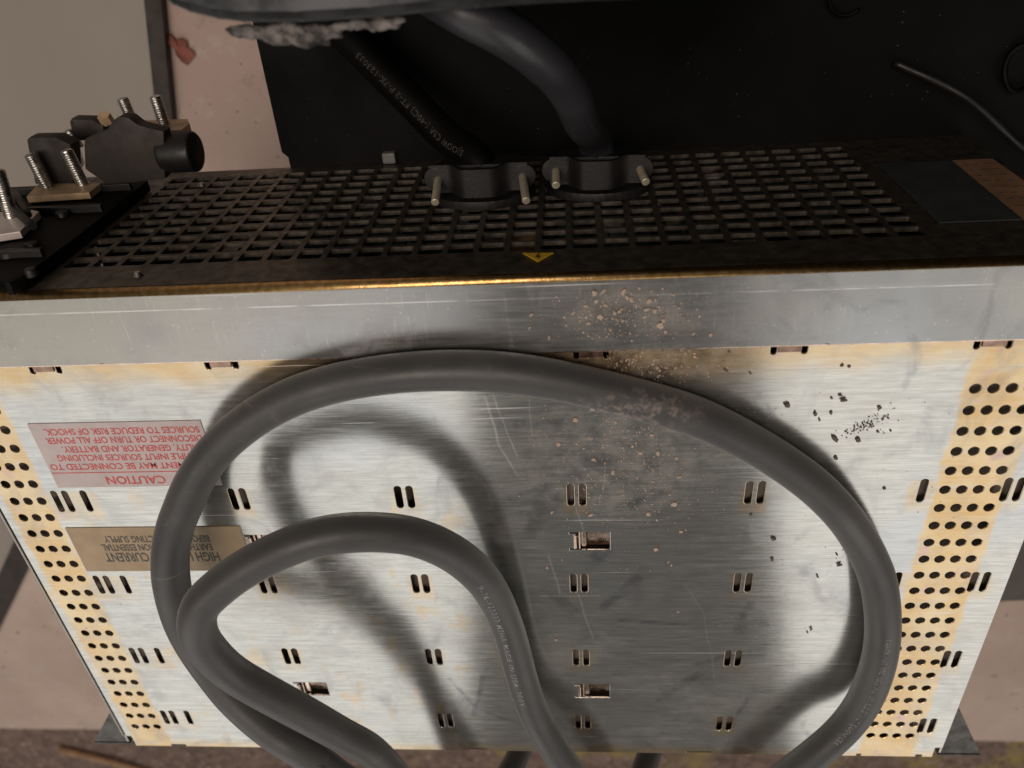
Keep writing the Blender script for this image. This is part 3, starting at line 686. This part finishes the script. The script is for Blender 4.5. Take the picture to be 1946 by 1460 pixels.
# thin wire and hook in the dark
pth = spline([onz(1700, 120, zt + .004), onz(1790, 160, zt + .012), onz(1850, 195, zt + .016), onz(1905, 245, zt + .012), onz(1950, 285, zt + .006), onz(2050, 350, zt + .004)], 10)
tag(link('thin_wire', tube_mesh('thin_wire', pth, .0018, 14), M['rubber_black']), 'thin black wire crossing the dark shelf right of the mesh, nearest the brown paper label', 'wire')
ct = onz(1946, 130, zt + .004)
pth = [ct + Vector((math.cos(a) * .009, math.sin(a) * .011, .002 * math.sin(2 * a))) for a in [2 * math.pi * i / 40 for i in range(38)]]
tag(link('thin_wire', tube_mesh('thin_wire', pth, .0014, 12), M['void']), 'thin black wire curled into a loop at the far right of the dark shelf', 'wire')
ct = onz(1612, -8, zt + .005)
pth = [ct + Vector((math.cos(a) * .0085, math.sin(a) * .0085, .0)) for a in [2 * math.pi * i / 40 for i in range(36)]]
tag(link('wire_hook', tube_mesh('wire_hook', pth, .0010, 10), M['void']), 'small bent wire hook on the dark shelf, by the picture top', 'hook')

# ------------------------------------------------------------------ dusty tray above
tray = empty('plastic_tray', (0, .3, zt), 'dusty black tray with crumbling foam on its rim, above the dark rear shelf', 'tray')
zt2 = .030
rim = [(296, -90), (296, 4), (312, 16), (345, 30), (400, 44), (450, 50), (560, 50), (700, 42), (860, 26), (1000, 16), (1200, 6), (1400, -1), (1560, -6), (1700, -12), (1760, -90)]
top = [onz(u, v, zt2) for u, v in rim]
back = [Vector((p.x * 1.0, max(p.y, .22), zt2)) for p in (top[-1], top[0])]
body = top[1:-1] + [Vector((top[-2].x, .40, zt2)), Vector((top[1].x, .40, zt2))]
MB().prism([p - Vector((0, 0, .006)) for p in body], (0, 0, -.016), .0015).build('rim', M['rim'], tray, True)
inset = [onz(u, v - 26 if 0 < i < len(rim) - 1 else v, zt2) for i, (u, v) in enumerate(rim)]
body2 = [p for p in inset[2:-1]] + [Vector((top[-2].x - .004, .395, zt2)), Vector((top[1].x + .006, .395, zt2))]
MB().prism(body2, (0, 0, -.0062), .002).build('tray_top', M['tray'], tray, True)
MB().box(-.05, .08, .33, .39, zt + .0004, zt2 - .022).build('pedestal', M['void'], tray)
def lump(pts, name):
    bm = bmesh.new()
    for u, v, r in pts:
        c = onz(u, v, zt2 - .014)
        g = bmesh.ops.create_icosphere(bm, subdivisions=3, radius=r, matrix=Matrix.Translation(c) @ Matrix.Diagonal((1.5, .6, .55, 1)))
        for v_ in g['verts']:
            d = v_.co - c; k = 1 + .22 * math.sin(v_.co.x * 900 + v_.co.y * 1400) + random.uniform(-.12, .16); v_.co = c + d * k
    me = bpy.data.meshes.new(name); bm.to_mesh(me); bm.free(); return link(name, me, M['foam'], tray, True)
lump([(452, 56, .0022), (470, 59, .0030), (490, 62, .0034), (510, 62, .0030), (530, 66, .0036), (550, 70, .0040), (570, 72, .0038), (592, 72, .0044), (612, 66, .0036), (630, 58, .0026), (640, 52, .0020), (540, 56, .0034), (580, 60, .0036)], 'foam_strip')
lump([(668, 47, .0022), (690, 47, .0026), (712, 46, .0030), (730, 45, .0032), (748, 41, .0024)], 'foam_strip')

# ------------------------------------------------------------------ grit
def pebble_mesh(seed):
    rr = random.Random(seed); bm = bmesh.new(); bmesh.ops.create_icosphere(bm, subdivisions=1, radius=1)
    ax = [rr.uniform(.8, 1.25), rr.uniform(.5, .85), rr.uniform(.35, .6)]
    ph = [rr.uniform(0, 6) for _ in range(6)]
    for v in bm.verts:
        c = v.co.copy(); k = 1 + .16 * math.sin(3 * c.x + ph[0]) * math.sin(3 * c.y + ph[1]) + .12 * math.sin(5 * c.z + ph[2] + 4 * c.x) + rr.uniform(-.2, .2)
        v.co = Vector((c.x * ax[0], c.y * ax[1], c.z * ax[2])) * k
    me = bpy.data.meshes.new('grit_crumb'); bm.to_mesh(me); bm.free(); return me
PB = [pebble_mesh(s) for s in range(8)]
for p in PB: p.materials.append(M['crumb'])
PD = [p.copy() for p in PB]
for p in PD: p.materials.clear(); p.materials.append(M['crumb_dark'])
def crumb(u, v, px, dark, lip, group, label):
    z = .0025 if lip else .0001
    c = onz(u, v, z); r = px * .000098
    o = bpy.data.objects.new('grit_crumb', random.choice(PD if dark else PB)); COL.objects.link(o)
    o.location = c + Vector((0, 0, r * .42)); o.scale = (r, r, r); o.rotation_euler = (0, 0, random.uniform(0, 6))
    tag(o, label, 'grit', group)
G1 = 'pinkish grit crumbs on the zinc lip'; L1 = 'small pinkish grit crumb lying on the plain zinc lip above the cable'
for u, v, s in [(1130, 556, 12), (1148, 552, 7), (1133, 573, 7), (1185, 554, 9), (1192, 565, 9), (1200, 569, 11), (1233, 572, 12), (1246, 570, 7), (1182, 587, 8), (1168, 595, 8), (1177, 592, 7), (1229, 588, 8), (1244, 590, 9), (1140, 602, 10), (1118, 614, 9), (1254, 618, 12), (1261, 608, 9), (1197, 632, 7), (1010, 597, 9), (1007, 623, 7), (1044, 640, 10), (1265, 630, 8), (1207, 618, 6), (1113, 581, 6), (1290, 585, 6), (1325, 588, 5), (1280, 560, 6), (1076, 618, 6), (1160, 628, 6), (1225, 602, 6), (1150, 580, 6), (1215, 548, 6), (1318, 634, 7), (1350, 636, 6)]:
    crumb(u, v, s * 1.25, False, True, G1, L1)
G2 = 'pinkish grit crumbs on the slotted lid'; L2 = 'small pinkish grit crumb lying on the slotted zinc lid among fine dust'
for u, v, s in [(1126, 777, 11), (1094, 797, 12), (1062, 843, 11), (1128, 872, 10), (1165, 897, 12), (1250, 861, 10), (1216, 860, 10), (1170, 802, 7), (1202, 848, 6), (1109, 852, 6), (1290, 905, 12), (1281, 957, 12), (1232, 976, 11), (1123, 978, 9), (1049, 973, 9), (1246, 1043, 10), (1040, 1078, 9), (1276, 1074, 7), (1270, 1068, 6), (1238, 826, 8), (1185, 940, 6), (1225, 950, 6), (1286, 870, 8), (1248, 988, 6), (1057, 1215, 8), (1289, 1162, 7), (1272, 940, 7), (1150, 880, 6), (1110, 930, 5), (1256, 900, 6), (1294, 1010, 8), (1240, 915, 6)]:
    crumb(u, v, s * 1.2, False, False, G2, L2)
G3 = 'dark dirt crumbs on the right of the lid'; L3 = 'dark dirt crumb stuck on the bright brushed metal, right part of the lid'
for u, v, s in [(1496, 769, 14), (1549, 786, 12), (1579, 784, 9), (1596, 750, 9), (1602, 759, 14), (1586, 832, 13), (1630, 835, 12), (1588, 869, 11), (1671, 774, 9), (1600, 694, 8), (1614, 696, 7), (1580, 756, 6), (1557, 797, 6), (1379, 703, 8), (1425, 708, 7), (1385, 668, 7), (1470, 1023, 13), (1467, 1062, 11), (1594, 1072, 13), (1553, 1094, 10), (1541, 1194, 11), (1534, 1201, 7), (1427, 978, 8), (1590, 1053, 6), (1668, 820, 6), (1692, 818, 6), (1680, 928, 8)]:
    crumb(u, v, s * 1.15, True, False, G3, L3)
bm = bmesh.new()
def dot(u, v, s, lip):
    z = .0026 if lip else .0001
    c = onz(u, v, z); r = s * .00013
    bmesh.ops.create_icosphere(bm, subdivisions=1, radius=r, matrix=Matrix.Translation(c + Vector((0, 0, r * .3))) @ Matrix.Rotation(random.uniform(0, 6), 4, 'Z') @ Matrix.Diagonal((random.uniform(.6, 1.3), random.uniform(.6, 1), .6, 1)))
for _ in range(520):
    u, v = random.gauss(1180, 75), random.gauss(596, 32)
    if 556 - (u - 1000) * .03 < v < 650: dot(u, v, random.choice([1.2, 1.5, 2, 2, 2.5, 3.5]), True)
for _ in range(330):
    u, v = random.gauss(1230, 60), random.gauss(690, 22)
    if v > 665: dot(u, v, random.choice([1.5, 2, 2.5, 3, 4]), False)
for _ in range(800):
    u, v = random.gauss(1190, 75), random.gauss(880, 85)
    if 770 < v < 1150: dot(u, v, random.choice([1, 1.5, 2, 2, 2.5, 3]), False)
me = bpy.data.meshes.new('fine_grit'); bm.to_mesh(me); bm.free()
tag(link('fine_grit', me, M['crumb']), 'fine pinkish grit and dust scattered over the lip and middle of the lid', 'grit', kind='stuff')
bm = bmesh.new()
for _ in range(110):
    t = random.gauss(0, 1); u, v = 1648 + t * 26, 806 - t * 12 + random.gauss(0, 8); dot(u, v, random.choice([1.5, 2, 2.5, 3, 4]), False)
for _ in range(70): dot(random.uniform(1330, 1830), random.uniform(690, 1000), random.choice([1, 1.5, 2]), False)
for _ in range(60): dot(random.uniform(1400, 1610), random.uniform(950, 1250), random.choice([1, 1.5, 2]), False)
for _ in range(60): dot(random.uniform(130, 330), random.uniform(1095, 1400), random.choice([1, 1.2, 1.6]), False)
for _ in range(40): dot(random.uniform(560, 760), random.uniform(1090, 1300), random.choice([1, 1.2, 2]), False)
me = bpy.data.meshes.new('dark_specks'); bm.to_mesh(me); bm.free()
tag(link('dark_specks', me, M['crumb_dark']), 'dark dirt specks dusting the bright brushed areas of the lid', 'dirt', kind='stuff')
bm = bmesh.new()
def stone(u, v, z, r):
    c = onz(u, v, z)
    bmesh.ops.create_icosphere(bm, subdivisions=1, radius=r, matrix=Matrix.Translation(c) @ Matrix.Rotation(random.uniform(0, 6), 4, 'Z') @ Matrix.Diagonal((random.uniform(.7, 1.4), random.uniform(.6, 1), .6, 1)))
for _ in range(420):
    stone(random.choice([random.uniform(-60, 720), random.uniform(1480, 2000)]), random.uniform(1392, 1500), ZF - .022, random.choice([.0015, .002, .003, .004, .006]))
for _ in range(40): stone(random.uniform(0, 240), random.uniform(1080, 1385), ZF, random.choice([.0008, .001, .0014, .002]))
for _ in range(40): stone(random.uniform(1800, 1946), random.uniform(1150, 1385), ZF, random.choice([.0008, .001, .0014, .002]))
for _ in range(30): stone(random.uniform(330, 540), random.uniform(60, 310), ZF, random.choice([.0006, .0008, .001]))
me = bpy.data.meshes.new('loose_gravel'); bm.to_mesh(me); bm.free()
tag(link('loose_gravel', me, simple('brown_gravel', (.30, .22, .18), .9, 0, .5, 30)), 'loose brown gravel scattered over the soil and pale concrete below', 'gravel', kind='stuff')
bm = bmesh.new()
for _ in range(70):
    c = onz(random.uniform(560, 1940), random.uniform(15, 290), zt); r = random.choice([.0002, .00025, .0003, .0004])
    if c.y > .125 and c.x > x0 + .01: bmesh.ops.create_icosphere(bm, subdivisions=1, radius=r, matrix=Matrix.Translation(c + Vector((0, 0, r * .4))))
me = bpy.data.meshes.new('shelf_dust'); bm.to_mesh(me); bm.free()
tag(link('shelf_dust', me, simple('grey_dust', (.09, .08, .07), .9)), 'tiny dust specks on the black shelf behind the mesh', 'dust', kind='stuff')
